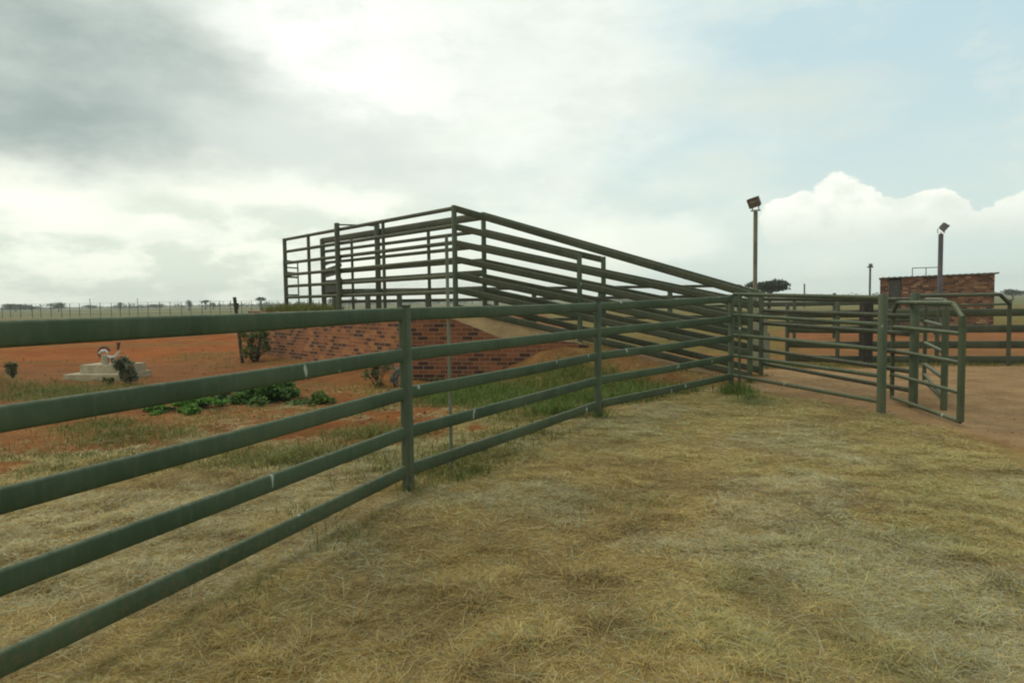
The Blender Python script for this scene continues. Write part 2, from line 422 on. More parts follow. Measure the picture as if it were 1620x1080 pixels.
def leafmat(name, trans=0.5):
    m, nb, b = newmat(name)
    a = nb.n.new('ShaderNodeAttribute'); a.attribute_name = 'Col'
    nb.put(b.inputs['Base Color'], a.outputs['Color']); b.inputs['Roughness'].default_value = 0.7
    b.inputs['Specular IOR Level'].default_value = 0.25
    tr = nb.n.new('ShaderNodeBsdfTranslucent'); nb.put(tr.inputs[0], a.outputs['Color'])
    mx = nb.n.new('ShaderNodeMixShader'); mx.inputs[0].default_value = trans
    out = m.node_tree.nodes['Material Output']
    nb.l.new(b.outputs[0], mx.inputs[1]); nb.l.new(tr.outputs[0], mx.inputs[2]); nb.l.new(mx.outputs[0], out.inputs[0])
    return m
LEAF = leafmat('leaves'); BLADE = leafmat('grass_blades', 0.25)

def brickmat(name, c1, c2, c3, mortar, bw=0.235, rh=0.086):
    m, nb, b = newmat(name)
    uv = nb.coord('UV')
    n = nb.n.new('ShaderNodeTexBrick'); nb.put(n.inputs['Vector'], uv)
    n.inputs['Scale'].default_value = 1.0; n.inputs['Brick Width'].default_value = bw; n.inputs['Row Height'].default_value = rh
    n.inputs['Mortar Size'].default_value = 0.008; n.inputs['Mortar Smooth'].default_value = 0.2; n.inputs['Bias'].default_value = -0.1
    n.inputs['Color1'].default_value = (0, 0, 0, 1); n.inputs['Color2'].default_value = (1, 1, 1, 1); n.inputs['Mortar'].default_value = (0.5, 0.5, 0.5, 1)
    rnd = nb.sep(n.outputs['Color'])[0]
    base = nb.mix(nb.ss(rnd, 0.05, 0.5), c1, c2)
    base = nb.mix(nb.ss(rnd, 0.55, 0.95), base, c3)
    v = nb.noise(uv, 9, 5, 0.65); v3 = nb.noise(uv, 45, 3, 0.6)
    base = nb.mix(nb.m('MULTIPLY', nb.ss(v, 0.45, 0.75), 0.55), base, c1)
    base = nb.mix(nb.m('MULTIPLY', nb.ss(v3, 0.55, 0.75), 0.35), base, mortar)
    base = nb.mix(nb.m('MULTIPLY', n.outputs['Fac'], 0.85), base, mortar)
    low_ = nb.ss(nb.noise(uv, 1.3, 4, 0.6), 0.5, 0.75)
    base = nb.mix(nb.m('MULTIPLY', low_, 0.3), base, (0.30, 0.13, 0.05))
    nb.put(b.inputs['Base Color'], base); b.inputs['Roughness'].default_value = 0.9
    bump(nb, b, nb.m('SUBTRACT', nb.m('MULTIPLY', v3, 0.3), n.outputs['Fac']), 0.6, 0.012)
    return m
BRICK_LIT = brickmat('lit_red_brick', (0.055, 0.024, 0.014), (0.27, 0.092, 0.030), (0.39, 0.16, 0.055), (0.33, 0.185, 0.085))  # light from the left painted in as a brighter orange
BRICK_SHADED = brickmat('shaded_red_brick', (0.045, 0.018, 0.012), (0.19, 0.060, 0.023), (0.25, 0.088, 0.034), (0.27, 0.15, 0.078))  # darker copy of the same brick, shade of the side face painted in
BRICK_HOUSE = brickmat('mottled_brick', (0.045, 0.024, 0.016), (0.17, 0.075, 0.034), (0.38, 0.235, 0.12), (0.24, 0.14, 0.08), 0.25, 0.10)

# ------------------------------------------------------------------ ground: one sheet to the horizon
def axis(lo, hi, step, far, g=1.12):
    mid = list(np.arange(lo, hi + 1e-6, step)); out = [mid[-1]]; d = step
    while out[-1] < far: d *= g; out.append(out[-1] + d)
    neg = [mid[0]]; d = step
    while neg[-1] > -far: d *= g; neg.append(neg[-1] - d)
    return np.array(neg[:0:-1] + mid + out[1:])
gx = axis(-13, 13, 0.1, 6000); gy = axis(1.5, 31, 0.1, 6000)
GX, GY = np.meshgrid(gx, gy); fxx = GX.ravel(); fyy = GY.ravel()
GZ = ground_h(fxx, fyy)
hay, yard, grn, far, n1, n2, n3 = zones(fxx, fyy)
def L(c): return np.array(c)[None, :]
red = L((0.245, 0.078, 0.018)) * (0.72 + 0.55 * n1[:, None]) + L((0.05, 0.03, 0.012)) * (n3[:, None] - .3)
tanred = L((0.27, 0.115, 0.034))
redk = sst(n1 * .5 + n3 * .5, 0.45, 0.6)[:, None] * 0.55
base = red * (1 - redk) + tanred * redk
leftside = sst(-2.0 - fxx, 0, 2.5)[:, None] * (sst(60 - fyy, 0, 20) * sst(fyy, 9, 12))[:, None]
lb = fyy + 5 * (fbm(fxx * .18, fyy * .3, 91) - .5)
deep = (sst(lb, 18, 21) * sst(38 - lb, 0, 7))[:, None]; pale = sst(lb, 36, 44)[:, None]
lc = L((0.20, 0.080, 0.026)) * (1 - deep - pale).clip(0, 1) + L((0.275, 0.078, 0.015)) * deep + L((0.33, 0.14, 0.05)) * pale
lc = lc * (0.86 + 0.3 * n1[:, None] + .3 * n2[:, None])
oliv = (sst(fbm(fxx * .22, fyy * .6, 95), .52, .68) * sst(lb, 11, 14) * sst(31 - lb, 0, 4))[:, None] * .45
lc = lc * (1 - oliv) + L((.16, .125, .035)) * oliv
base = base * (1 - leftside * .85) + lc * leftside * .85
rightside = (sst(fxx - 2.5, 0, 3) * sst(fyy, 11, 13))[:, None]
base = base * (1 - rightside * 0.45) + L((0.25, 0.125, 0.04)) * rightside * 0.45
greenc = L((0.125, 0.13, 0.03)) * (0.7 + 0.6 * n2[:, None]) + L((0.06, 0.035, 0.01)) * n1[:, None]
ks = (fxx - K0.x) * dr.x + (fyy - K0.y) * dr.y; kt = (fxx - K0.x) * nn.x + (fyy - K0.y) * nn.y
bk_ = (sst(ks, 1.0, 2.5) * sst(7 - ks, 0, 1) * sst(4 + kt, 0, 1) * sst(1 - kt, 0, .5))[:, None] * .65
base = base * (1 - bk_) + L((.23, .125, .045)) * (.75 + .5 * n2[:, None]) * bk_
rb = (sst(fxx - .36 * fyy, 0, 2) * sst(fyy, 15.6, 16.6) * sst(36 - fyy + 6 * (n3 - .5), 0, 5))[:, None] * .9
base = base * (1 - rb) + L((.29, .105, .035)) * (.75 + .5 * n1[:, None]) * rb; grn = grn * (1 - .85 * rb[:, 0])
base = base * (1 - 0.8 * grn[:, None]) + greenc * 0.8 * grn[:, None]
yardc = L((0.38, 0.245, 0.115)) * (0.70 + 0.4 * n1[:, None] + 0.3 * n2[:, None])
yardc = yardc * (1 - 0.35 * sst(n3, .5, .6)[:, None]) + L((0.27, 0.12, 0.05)) * 0.35 * sst(n3, .5, .6)[:, None]
base = base * (1 - yard[:, None]) + yardc * yard[:, None]
hayc = L((0.29, 0.205, 0.068)) * (0.7 + 0.6 * n2[:, None])
hk = (hay * np.where(hay < .55, .45, .92))[:, None]; base = base * (1 - hk) + hayc * hk
base = base * (1 - far[:, None]) + (L((0.16, 0.15, 0.06)) * (0.8 + 0.5 * n3[:, None])) * far[:, None]
nx, ny = len(gx), len(gy)
i0 = (np.arange(ny - 1)[:, None] * nx + np.arange(nx - 1)[None, :]).ravel()
quads = np.stack([i0, i0 + 1, i0 + 1 + nx, i0 + nx], 1).astype(np.int32)
def np_mesh(name, verts, quads_, mat, cols=None, smooth=True):
    me = bpy.data.meshes.new(name); nq = len(quads_); k = quads_.shape[1]
    me.vertices.add(len(verts)); me.vertices.foreach_set('co', np.ascontiguousarray(verts, np.float32).ravel())
    me.loops.add(nq * k); me.loops.foreach_set('vertex_index', np.ascontiguousarray(quads_, np.int32).ravel())
    me.polygons.add(nq); me.polygons.foreach_set('loop_start', np.arange(nq, dtype=np.int32) * k)
    me.polygons.foreach_set('use_smooth', np.full(nq, smooth))
    me.update(calc_edges=True)
    if cols is not None:
        a = me.color_attributes.new('Col', 'FLOAT_COLOR', 'POINT')
        a.data.foreach_set('color', np.concatenate([cols, np.ones((len(cols), 1))], 1).astype(np.float32).ravel())
    me.materials.append(mat)
    o = bpy.data.objects.new(name, me); COL.objects.link(o); return o
gm, nb, b = newmat('ground_soil')
at_ = nb.n.new('ShaderNodeAttribute'); at_.attribute_name = 'Col'
pos = nb.n.new('ShaderNodeNewGeometry').outputs['Position']
ga = nb.noise(pos, 1.7, 7, 0.66); gb = nb.noise(pos, 14, 6, 0.7); gc = nb.noise(pos, 70, 3, 0.6)
gsum = nb.m('ADD', nb.m('ADD', nb.m('MULTIPLY', ga, 0.4), nb.m('MULTIPLY', gb, 0.4)), nb.m('MULTIPLY', gc, 0.2))
gk = nb.ss(gsum, 0.32, 0.68)
gcol = nb.mix(gk, nb.vm('MULTIPLY', at_.outputs['Color'], (0.62, 0.6, 0.6)), nb.vm('MULTIPLY', at_.outputs['Color'], (1.32, 1.34, 1.4)))
peb = nb.ss(nb.noise(pos, 24, 2, 0.5), 0.70, 0.75)
gcol = nb.mix(nb.m('MULTIPLY', peb, 0.4), gcol, (0.10, 0.06, 0.03))
nb.put(b.inputs['Base Color'], gcol); b.inputs['Roughness'].default_value = 0.95; b.inputs['Specular IOR Level'].default_value = 0.1
bump(nb, b, gsum, 1.0, 0.08)
ground = np_mesh('ground', np.stack([fxx, fyy, GZ], 1), quads, gm, base)
tag(ground, kind='structure')

# ------------------------------------------------------------------ fences
OW, OH = 0.021, 0.0575                        # oval rail, half sizes
def post_mb(p, z0, z1, r=0.052, n=14):
    mb = MB(); mb.tube([(p.x, p.y, z0), (p.x, p.y, z1 - 0.012), (p.x, p.y, z1)], r, r, n, taper=[1, 1, 0.8]); return mb
def rail(parent, p, q, mat, rw=OW, rh=OH, n=14, name='rail', sag=0.0, weld=False):
    mb = MB()
    pts = [Vector(p).lerp(Vector(q), t) for t in (0, .5, 1)]; pts[1].z -= sag
    mb.tube(pts, rw, rh, n)
    if weld:                                  # weld bead where the rail meets its posts
        for a, b_ in ((pts[0], pts[2]), (pts[2], pts[0])):
            u = (b_ - a).normalized(); mb.tube([a + u * .046, a + u * .054, a + u * .062], rw + .006, rh + .005, n, caps=False, taper=[.9, 1.0, .9])
    return build(name, mb, mat, parent)

H_FENCE = [1.545, 1.195, 0.86, 0.52, 0.185]
nf = thing('cattle_fence', POST1, 'long green oval pipe cattle fence crossing the foreground on bent spans, nearest the camera', 'fence')
zoff = [0, 0, 0.0, 0.07]
for i, p in enumerate(F_LINE):
    g0 = gh(p.x, p.y)
    pm = post_mb(p, g0 - 0.3, 1.615 + zoff[i], 0.05)
    if 0 < i < 3:                             # flat stiffener welded up the side of the bend posts
        dprev = (F_LINE[i - 1] - p).normalized()
        q = p + dprev * 0.055
        pm.tube([(q.x, q.y, g0 - 0.05), (q.x, q.y, 1.57 + zoff[i])], 0.03, 0.03, 10)
    po = build('post', pm, GREEN_POST, nf)
    if i < 3:
        cap = MB(); cap.tube([(p.x, p.y, 1.612 + zoff[i]), (p.x, p.y, 1.624 + zoff[i])], 0.054, 0.054, 14); build('cap', cap, GREEN_POST, po)
for i in range(3):
    for h in H_FENCE:
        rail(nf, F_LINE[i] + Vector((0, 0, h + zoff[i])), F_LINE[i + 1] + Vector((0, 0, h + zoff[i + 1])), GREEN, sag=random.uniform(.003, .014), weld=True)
# thin rod standing at the fence
rp = xd(709, 6.62); rod = MB()
rod.tube([(rp.x, rp.y, -0.1), (rp.x - .004, rp.y, 2.28)], 0.017, n=8)
rod.tube([(rp.x, rp.y, 0.83), (rp.x, rp.y, 0.86)], 0.024, n=8)
rod.tube([(rp.x - .004, rp.y, 2.10), (rp.x - .004, rp.y, 2.2)], 0.018, n=8)
tag(build('steel_rod', rod, paint('pale_steel', (0.15, 0.17, 0.11), chips=False, top_light_amount=0.2)), 'thin upright steel rod standing just behind the foreground fence', 'rod')

# ------------------------------------------------------------------ loading ramp
lr = thing('loading_ramp', K0, 'brick walled earth loading platform with a sandy ramp sloping down to the right', 'loading ramp')
def SP(s, t): return K0 + dr * s + nn * t
kl = K0 + dl * LA
kb = SP(S0, RW) + dl * (LA - 0.9)
fl = MB()
inset = 0.12
k0i = K0 + dl * inset + dr * (inset * 1.3)
pl = [k0i, SP(0.5, 0.10), SP(S0, 0.42), SP(S0, RW), kb, kl + dr * .15 - dl * .1]
fl.prism([(p.x, p.y) for p in pl], -0.2, FL)
NS = 14
NS = 18; ss_ = [0.5 + (S1 + 0.15 - 0.5) * i / NS for i in range(NS + 1)]
vs = []
for s_ in ss_:
    z = ramp_z(s_) + (0.01 if s_ > S0 else 0)
    for t_ in (0.08, 0.42, 1.3, RW):
        p = SP(s_, t_); vs.append((p.x, p.y, (z if t_ > .1 else wall_z(s_) - .01) + random.uniform(-.012, .012)))
    for t_ in (0.08, RW):
        p = SP(s_, t_); vs.append((p.x, p.y, -0.25))
fs_ = []
for i in range(NS):
    a0, b0 = i * 6, (i + 1) * 6
    for j in range(3): fs_.append((a0 + j, b0 + j, b0 + j + 1, a0 + j + 1))
    fs_.append((a0 + 4, b0 + 4, b0, a0)); fs_.append((a0 + 3, b0 + 3, b0 + 5, a0 + 5))
fl.add(vs, fs_)
build('ramp_floor', fl, SAND, lr)
wt = 0.115
w = MB(); p0, p1 = K0, kl
o_ = dl.cross(Vector((0, 0, 1))).normalized()
if o_.dot(dr) < 0: o_ = -o_
w.prism([(K0.x, K0.y), ((kl).x, (kl).y), ((kl + o_ * wt).x, (kl + o_ * wt).y), ((K0 + o_ * wt).x, (K0 + o_ * wt).y)], -0.3, FL + 0.02)
tag(build('brick_wall', w, BRICK_LIT, lr, lambda v: (((v - K0).dot(dl)) + ((v - K0).dot(o_)), v.z)), 'brick wall of the platform, its orange lightened as the lit face')
w = MB(); nseg = 12; send = 3.6
sl = [0.0 - 0.004, 0.5] + [0.5 + (send - 0.5) * (i + 1) / nseg for i in range(nseg)]
vs = []
for s_ in sl:
    z = wall_z(s_) + 0.02
    for t_ in (-0.003, wt):
        p = SP(s_, t_); vs += [(p.x, p.y, -0.3), (p.x, p.y, z)]
fs_ = []
for i in range(len(sl) - 1):
    a0, b0 = i * 4, i * 4 + 4
    fs_ += [(a0, b0, b0 + 1, a0 + 1), (a0 + 1, b0 + 1, b0 + 3, a0 + 3), (a0 + 3, b0 + 3, b0 + 2, a0 + 2)]
fs_ += [(0, 1, 3, 2), (len(vs) - 4, len(vs) - 2, len(vs) - 1, len(vs) - 3)]
w.add(vs, fs_)
tag(build('brick_wall', w, BRICK_SHADED, lr, lambda v: ((v - K0).dot(dr) + (v - K0).dot(nn), v.z)), 'red brick side wall of the ramp, shade painted into its colour')

# rails up the ramp
HA = [3.56, 3.19, 2.85, 2.52, 2.19, 1.89, 1.53]; HE = [1.69, None, 1.48, 1.18, 0.88, 0.57, 0.13]
def on_line(p, q, px):                        # point of the ground line p-q seen in direction px
    k = (px - 810) / FPX
    # solve x = k*y roughly in the level plane
    r = ray(px, hor(px)); k = r.x / r.y
    t = (k * p.y - p.x) / ((q.x - p.x) - k * (q.y - p.y)); return p.lerp(q, t), t
def ramp_fence(P, Q, pxm, label):
    th = thing('ramp_fence', (P.x, P.y, FL), label, 'fence', 'fences up the two sides of the loading ramp')
    mid, tm = on_line(P, Q, pxm)
    build('post', post_mb(P, FL - 0.3, 3.62, 0.056), GREEN_POST, th)
    sm, _ = st(mid)
    build('post', post_mb(mid, ramp_z(sm) - 0.2, 2.56, 0.052), GREEN_POST, th)
    build('post', post_mb(Q, -0.3, 1.76, 0.052), GREEN_POST, th)
    for a, e in zip(HA, HE):
        if e is None:
            rail(th, (P.x, P.y, a), (mid.x, mid.y, 2.49), GREEN_FAR, .024, .068)
        else:
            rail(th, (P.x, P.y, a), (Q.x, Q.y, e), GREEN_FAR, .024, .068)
ramp_fence(A, E1, 917, 'near side green pipe fence sloping down the loading ramp from the tall corner post')
ramp_fence(C, E2, 955, 'far side green pipe fence sloping down behind the near ramp fence')

# rails of the platform
HT = [3.56, 3.20, 2.86, 2.51, 2.17, 1.84]
pf = thing('platform_fence', (LEFT.x, LEFT.y, FL), 'thin round pipe fence along the near edge of the raised platform', 'fence')
for px, r in ((453.5, 0.058), (491, 0.046), (609, 0.04)):
    q, _ = on_line(A, LEFT, px); build('post', post_mb(q, FL - .2, 3.6, r), GREEN_FAR, pf)
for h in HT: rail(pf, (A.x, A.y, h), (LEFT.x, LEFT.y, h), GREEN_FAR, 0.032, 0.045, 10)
HF = [3.54, 3.21, 2.87, 2.56, 2.27, 1.91]
pb = thing('platform_fence', (LEFTF.x, LEFTF.y, FL), 'heavy oval pipe fence along the far edge of the raised platform', 'fence')
for px, r in ((513, 0.075), (559, 0.038), (680, 0.042)):
    q, _ = on_line(C, LEFTF, px); build('post', post_mb(q, FL - .3, 3.6 if r > .05 else 3.5, r), GREEN_FAR, pb)
for k, h in enumerate(HF):
    big = k in (0, 4, 5)
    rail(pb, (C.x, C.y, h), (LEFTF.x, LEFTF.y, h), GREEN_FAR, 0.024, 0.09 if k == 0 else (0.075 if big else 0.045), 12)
# lifting gate frame across the platform
q1, _ = on_line(A, LEFT, 541.5); q2, _ = on_line(C, LEFTF, 604)
q1 = q1 - dn * 0.09; q2 = q2 - dn * 0.09
gf = thing('gate_frame', (q1.x, q1.y, FL), 'tall two post gate frame standing across the raised platform, joined by a thin top bar', 'gate frame')
build('post', post_mb(q1, FL - .3, 3.72, 0.068), GREEN_FAR, gf); build('post', post_mb(q2, FL - .3, 3.74, 0.075), GREEN_FAR, gf)
rail(gf, (q1.x, q1.y, 3.68), (q2.x, q2.y, 3.70), GREEN_FAR, 0.016, 0.02, 8, 'top_bar')
# slatted panel between frame and far end
q3, _ = on_line(C, LEFTF, 515); q4, _ = on_line(A, LEFT, 541.5)
sp = thing('slat_gate', (q3.x, q3.y, FL), 'dark close boarded gate between the gate frame and the far platform post', 'gate')
for a0, a1 in ((1.96, 2.30), (2.42, 2.50), (2.60, 2.68), (2.78, 2.82)):
    mb = MB(); dd = (q4 - q3); L_ = dd.length; mb.box(((q3 + q4) / 2).to_tuple()[:2] + ((a0 + a1) / 2,), (L_, 0.03, a1 - a0), math.atan2(dd.y, dd.x)); build('board', mb, GREEN_DIM, sp)
# small gate at the end of the platform
z1 = LEFT + Vector((-0.12, 0.25, 0)); z2 = xd(473, 21.6)
sg = thing('end_gate', (z1.x, z1.y, FL), 'small low gate of close rails at the left end of the platform', 'gate')
for z in (z1, z2): build('stile', post_mb(z, FL - .1, 2.98, 0.022), GREEN_DIM, sg)
for h in (2.96, 2.76, 2.6, 2.47, 2.2, 1.92): rail(sg, (z1.x, z1.y, h), (z2.x, z2.y, h), GREEN_DIM, 0.018, 0.03 if h in (2.47, 2.6) else 0.022, 8)

# corral fence behind the platform
def plain_fence(name, label, pts, heights, pr, zt, mat, rw=OW, rh=OH, group=None, gz=True):
    th = thing(name, (pts[0].x, pts[0].y, gh(pts[0].x, pts[0].y)), label, 'fence', group)
    for p in pts:
        build('post', post_mb(p, gh(p.x, p.y) - .2, zt, pr, 10), mat, th)
    for p, q in zip(pts[:-1], pts[1:]):
        for h in heights: rail(th, (p.x, p.y, h), (q.x, q.y, h), mat, rw, rh, 10)
    return th
plain_fence('corral_fence', 'tall pipe corral fence far behind the raised platform, seen through its rails',
            [xd(px, 25 + (px - 580) * 0.004) for px in (530, 582, 632, 677, 785, 845, 950, 1060, 1170)], [2.10, 1.70, 1.3, .9, .5], 0.10, 2.13, GREEN_DIM)

# ------------------------------------------------------------------ race and gates at the right
R_H = [1.63, 1.27, 0.92, 0.555, 0.21]
R_G = [1.61, 1.24, 0.895, 0.53, 0.17]
rn = thing('race_panel', (GATEPOST.x, GATEPOST.y, 0), 'five bar thin pipe panel from the fence corner to the thick gate post', 'fence panel')
build('post', post_mb(GATEPOST, -.35, 1.66, 0.060), GREEN_POST, rn)
stl = POST3.lerp(GATEPOST, 0.07); build('stile', post_mb(stl, 0.1, 1.72, 0.024), GREEN_POST, rn)
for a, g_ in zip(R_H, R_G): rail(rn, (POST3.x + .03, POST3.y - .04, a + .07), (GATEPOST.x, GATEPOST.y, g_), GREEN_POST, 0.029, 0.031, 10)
rf = thing('race_panel', (HPOST.x, HPOST.y, 0), 'farther pipe panel of the race, parallel behind the five bar panel', 'fence panel')
build('post', post_mb(HPOST, -.3, 1.68, 0.062), GREEN_POST, rf)
EW = E2 + Vector((0.05, -0.05, 0))
for a in (1.60, 1.36, 1.10, 0.82, 0.55, 0.27): rail(rf, (EW.x, EW.y, a), (HPOST.x, HPOST.y, a - .03), GREEN_DIM, 0.026, 0.036, 10)

def gate_leaf(label, P, Q, zb, zt, bars, r=0.03, ch=0.16, brace=False, mat=None, group='open pipe gates of the race'):
    mat = mat or GREEN_GATE
    th = thing('pipe_gate', (P.x, P.y, 0), label, 'gate', group)
    d = Q - P; L_ = d.length; d = d / L_
    up = Vector((0, 0, 1))
    fr = MB()
    pa = P + d * 0; 
    pts = [P + up * zb, P + up * (zt - ch * .9), P + d * ch * .9 + up * zt, Q - d * ch * 1.6 + up * zt, Q + up * (zt - ch * 1.1), Q + up * zb]
    for a, b_ in zip(pts[:-1], pts[1:]):
        big = 1.35 if (a - Q).length < 1.8 and abs((a - b_).normalized().z) > .9 and (b_ - Q).length < .5 else 1.0
        fr.tube([a, b_], r * big, n=10)
    fr.tube([pts[-1], pts[0]], r * .9, n=10)
    for q in pts[1:5]: fr.tube([q - up * .012, q + up * .012], r * 1.05, n=10)
    build('frame', fr, mat, th)
    for h in bars: rail(th, P + up * h, Q + up * h, mat, r * .85, r * .85, 10, 'bar')
    for h in (0.4, 1.2):
        hg = MB(); hg.tube([P + up * h - d * .1, P + up * h], 0.014, n=8); build('hinge', hg, BLACKISH, th)
    if brace: rail(th, P + up * 0.28, Q + up * (zb + .02), mat, r * .7, r * .7, 8, 'brace')
    return th
gate_leaf('large open pipe gate with a chamfered top, swung out beside the thick gate post', xd(1414, 10.45), xd(1524, 8.35), 0.075, 1.53, (1.16, 0.80, 0.43), 0.032)
gate_leaf('second narrower open pipe gate standing behind the large chamfered gate', xd(1465, 11.7), xd(1497, 9.65), 0.16, 1.56, (1.19, 0.82, 0.45), 0.034, 0.08, True)
lt = xd(1497, 9.6); lp = MB(); lp.tube([(lt.x, lt.y, -.2), (lt.x, lt.y, 1.43)], 0.046, n=12); lp.tube([(lt.x, lt.y, 1.43), (lt.x, lt.y, 1.45)], 0.038, n=12)
tag(build('latch_post', lp, GREEN_POST), 'stout round latch post at the free end of the second gate', 'post')

# yard fence further back
yf = plain_fence('yard_fence', 'wide flat railed green fence across the back of the tan yard', [xd(1246, 17.2), xd(1326, 16.6), xd(1484, 16.2), xd(1598, 15.9), xd(1720, 15.7), xd(1860, 15.6)], [1.20, 0.82, 0.45, 0.10], 0.048, 1.50, GREEN_FAR, 0.022, 0.088)
ar = thing('arched_panel', xd(1598, 15.6), 'thin pipe panel with a chamfered right corner above the yard fence', 'fence panel')
p, q = xd(1452, 14.2), xd(1598, 15.55)
dd = (q - p).normalized(); up = Vector((0, 0, 1))
mb = MB(); mb.tube([p + up * 1.62, q - dd * .38 + up * 1.62], 0.04, n=10); mb.tube([q - dd * .38 + up * 1.62, q + up * 1.40], 0.042, n=10); mb.tube([q + up * 1.42, q - up * .1], 0.045, n=10)
build('frame', mb, GREEN_FAR, ar); build('post', post_mb(p, -.1, 1.62, .03), GREEN_FAR, ar)
rail(ar, p + up * 1.40, q + up * 1.40, GREEN_FAR, .018, .024, 8); 
dp = xd(1371, 16.3); mb = MB(); mb.box((dp.x, dp.y, 0.70), (0.225, 0.2, 1.5), 0.1)
mb.box((dp.x, dp.y, 1.46), (0.20, 0.18, 0.03), 0.1)
tag(build('wooden_post', mb, DARK_WOOD), 'wide dark square wooden post in front of the yard fence', 'post')
plain_fence('yard_fence', 'distant low railed fence in the field beyond the race, left of the yard fence', [xd(1150, 27), xd(1202, 26.5), xd(1257, 26), xd(1320, 26.5), xd(1400, 27.5), xd(1480, 28)], [1.35, 1.0, 0.62], 0.06, 1.75, GREEN_FAR, 0.022, 0.085)
# concrete pier seen between the race rails
tp = xd(1201, 16); mb = MB(); mb.box((tp.x, tp.y, .30), (.26, .5, 1.0), .2); mb.box((tp.x, tp.y, 1.0), (.20, .4, .4), .2); mb.box((tp.x, tp.y, 1.32), (.24, .44, .1), .2)
tag(build('concrete_pier', mb, simple('grey_concrete', (.2, .19, .12), .9, .25, 5)), 'grey concrete pier half hidden between the two ramp foot posts', 'pier')

# ------------------------------------------------------------------ lamp posts
def flood(px, d, ztop, label, r, yaw, tilt, sx=1.0, roll=0.0):
    p = xd(px, d); th = thing('floodlight_post', (p.x, p.y, 0), label, 'lamp post', 'floodlight posts')
    mb = MB(); mb.tube([(p.x, p.y, -.3), (p.x, p.y, ztop)], r, n=14); build('pole', mb, POLE, th)
    br = MB(); br.box((p.x, p.y, ztop + .035), (.30 * sx, .06, .05), yaw); br.box((p.x - .1 * sx, p.y, ztop + .12), (.03, .04, .18), yaw); br.box((p.x + .1 * sx, p.y, ztop + .12), (.03, .04, .18), yaw); build('bracket', br, WHITE, th)
    R = Matrix.Rotation(yaw, 3, 'Z') @ Matrix.Rotation(tilt, 3, 'X') @ Matrix.Rotation(roll, 3, 'Y')
    c0 = Vector((p.x, p.y, ztop + .28)) + R @ Vector((0, -.08, .05))
    hb = MB(); hb.box(c0, (.33, .16, .28), rot=R)
    for k in range(5): hb.box(c0 + R @ Vector((-.14 + .07 * k, .10, 0)), (.018, .05, .24), rot=R)
    for sgn in (-1, 1):
        hb.box(c0 + R @ Vector((sgn * .175, -.10, 0)), (.02, .05, .29), rot=R); hb.box(c0 + R @ Vector((0, -.10, sgn * .145)), (.33, .05, .02), rot=R)
    h_ = build('lamp_housing', hb, HOUSING, th)
    gl = MB(); gl.box(c0 + R @ Vector((0, -.087, 0)), (.30, .012, .25), rot=R); gl.tube([c0 + R @ Vector((-.1, -.095, 0)), c0 + R @ Vector((.1, -.095, 0))], .04, n=10)
    build('glass', gl, GLASS, h_)
POLE = paint('pole_paint', (0.16, 0.155, 0.085), chips=False, top_light_amount=0.2)
POLE_GREY = paint('grey_pole_paint', (0.11, 0.11, 0.125), chips=False, top_light_amount=0.2)
HOUSING = simple('lamp_housing_metal', (0.13, 0.12, 0.11), .5, .3, 8, 0)
GLASS, nb, b = newmat('lamp_glass'); b.inputs['Base Color'].default_value = (0.17, 0.145, 0.115, 1); b.inputs['Roughness'].default_value = 0.15
flood(1194.5, 22.0, 4.36, 'taller looking floodlight post behind the foot of the loading ramp', 0.066, math.radians(-34), math.radians(20), 1.0, math.radians(-14))
POLE = POLE_GREY
flood(1486.5, 27.0, 4.0, 'floodlight post in front of the brick hut, its lamp turned to the right', 0.088, math.radians(58), math.radians(40), 1.3)
def small_pole(px, d, zt, r, label, cross=True):
    p = xd(px, d); th = thing('light_pole', (p.x, p.y, 0), label, 'pole')
    mb = MB(); mb.tube([(p.x, p.y, -.3), (p.x, p.y, zt)], r, n=10); build('pole', mb, POLE_GREY, th)
    if cross:
        mb = MB(); mb.box((p.x, p.y, zt + .05), (.42, .12, .1)); mb.box((p.x, p.y - .05, zt + .2), (.2, .2, .2), .6); build('lamp_head', mb, HOUSING, th)
small_pole(1376, 52, 3.72, .075, 'slim pole with a small lamp head left of the brick hut')
small_pole(1272.5, 95, 3.35, .10, 'short bare pole in the distance right of the spreading tree', False)

# ------------------------------------------------------------------ brick hut
BD = 35.0
bl = xd(1392, BD); HAZ = math.radians(28.5); HL = 4.82
HR = Matrix.Rotation(-HAZ, 3, 'Z')
hut = thing('brick_hut', (bl.x, bl.y, 0), 'small mottled brick hut with a sloping sheet roof and a dark doorway', 'building')
def turned(mb):
    mb.v = [tuple(bl + HR @ Vector(v)) for v in mb.v]; return mb
zl, zr, dep, tk = 2.47, 2.57, 4.0, 0.22
dx0, dx1 = .40, .95
def zr_(x): return zl + (zr - zl) * x / HL
w = MB()
w.prism([(0, 0), (dx0, 0), (dx0, tk), (0, tk)], -.2, [zr_(0), zr_(dx0), zr_(dx0), zr_(0)])
w.prism([(dx1, 0), (HL, 0), (HL, tk), (dx1, tk)], -.2, [zr_(dx1), zr_(HL), zr_(HL), zr_(dx1)])
w.prism([(0, tk), (tk, tk), (tk, dep - tk), (0, dep - tk)], -.2, zl)
w.prism([(HL - tk, tk), (HL, tk), (HL, dep - tk), (HL - tk, dep - tk)], -.2, zr_(HL - tk))
w.prism([(0, dep - tk), (HL, dep - tk), (HL, dep), (0, dep)], -.2, [zl, zr, zr, zl])
HI = HR.transposed()
def hut_uv(v):
    q = HI @ (v - bl); return (q.x + q.y, q.z)
build('wall', turned(w), BRICK_HOUSE, hut, hut_uv)
rfm = MB(); ov = .16
NR = 40                                                 # corrugated sheet
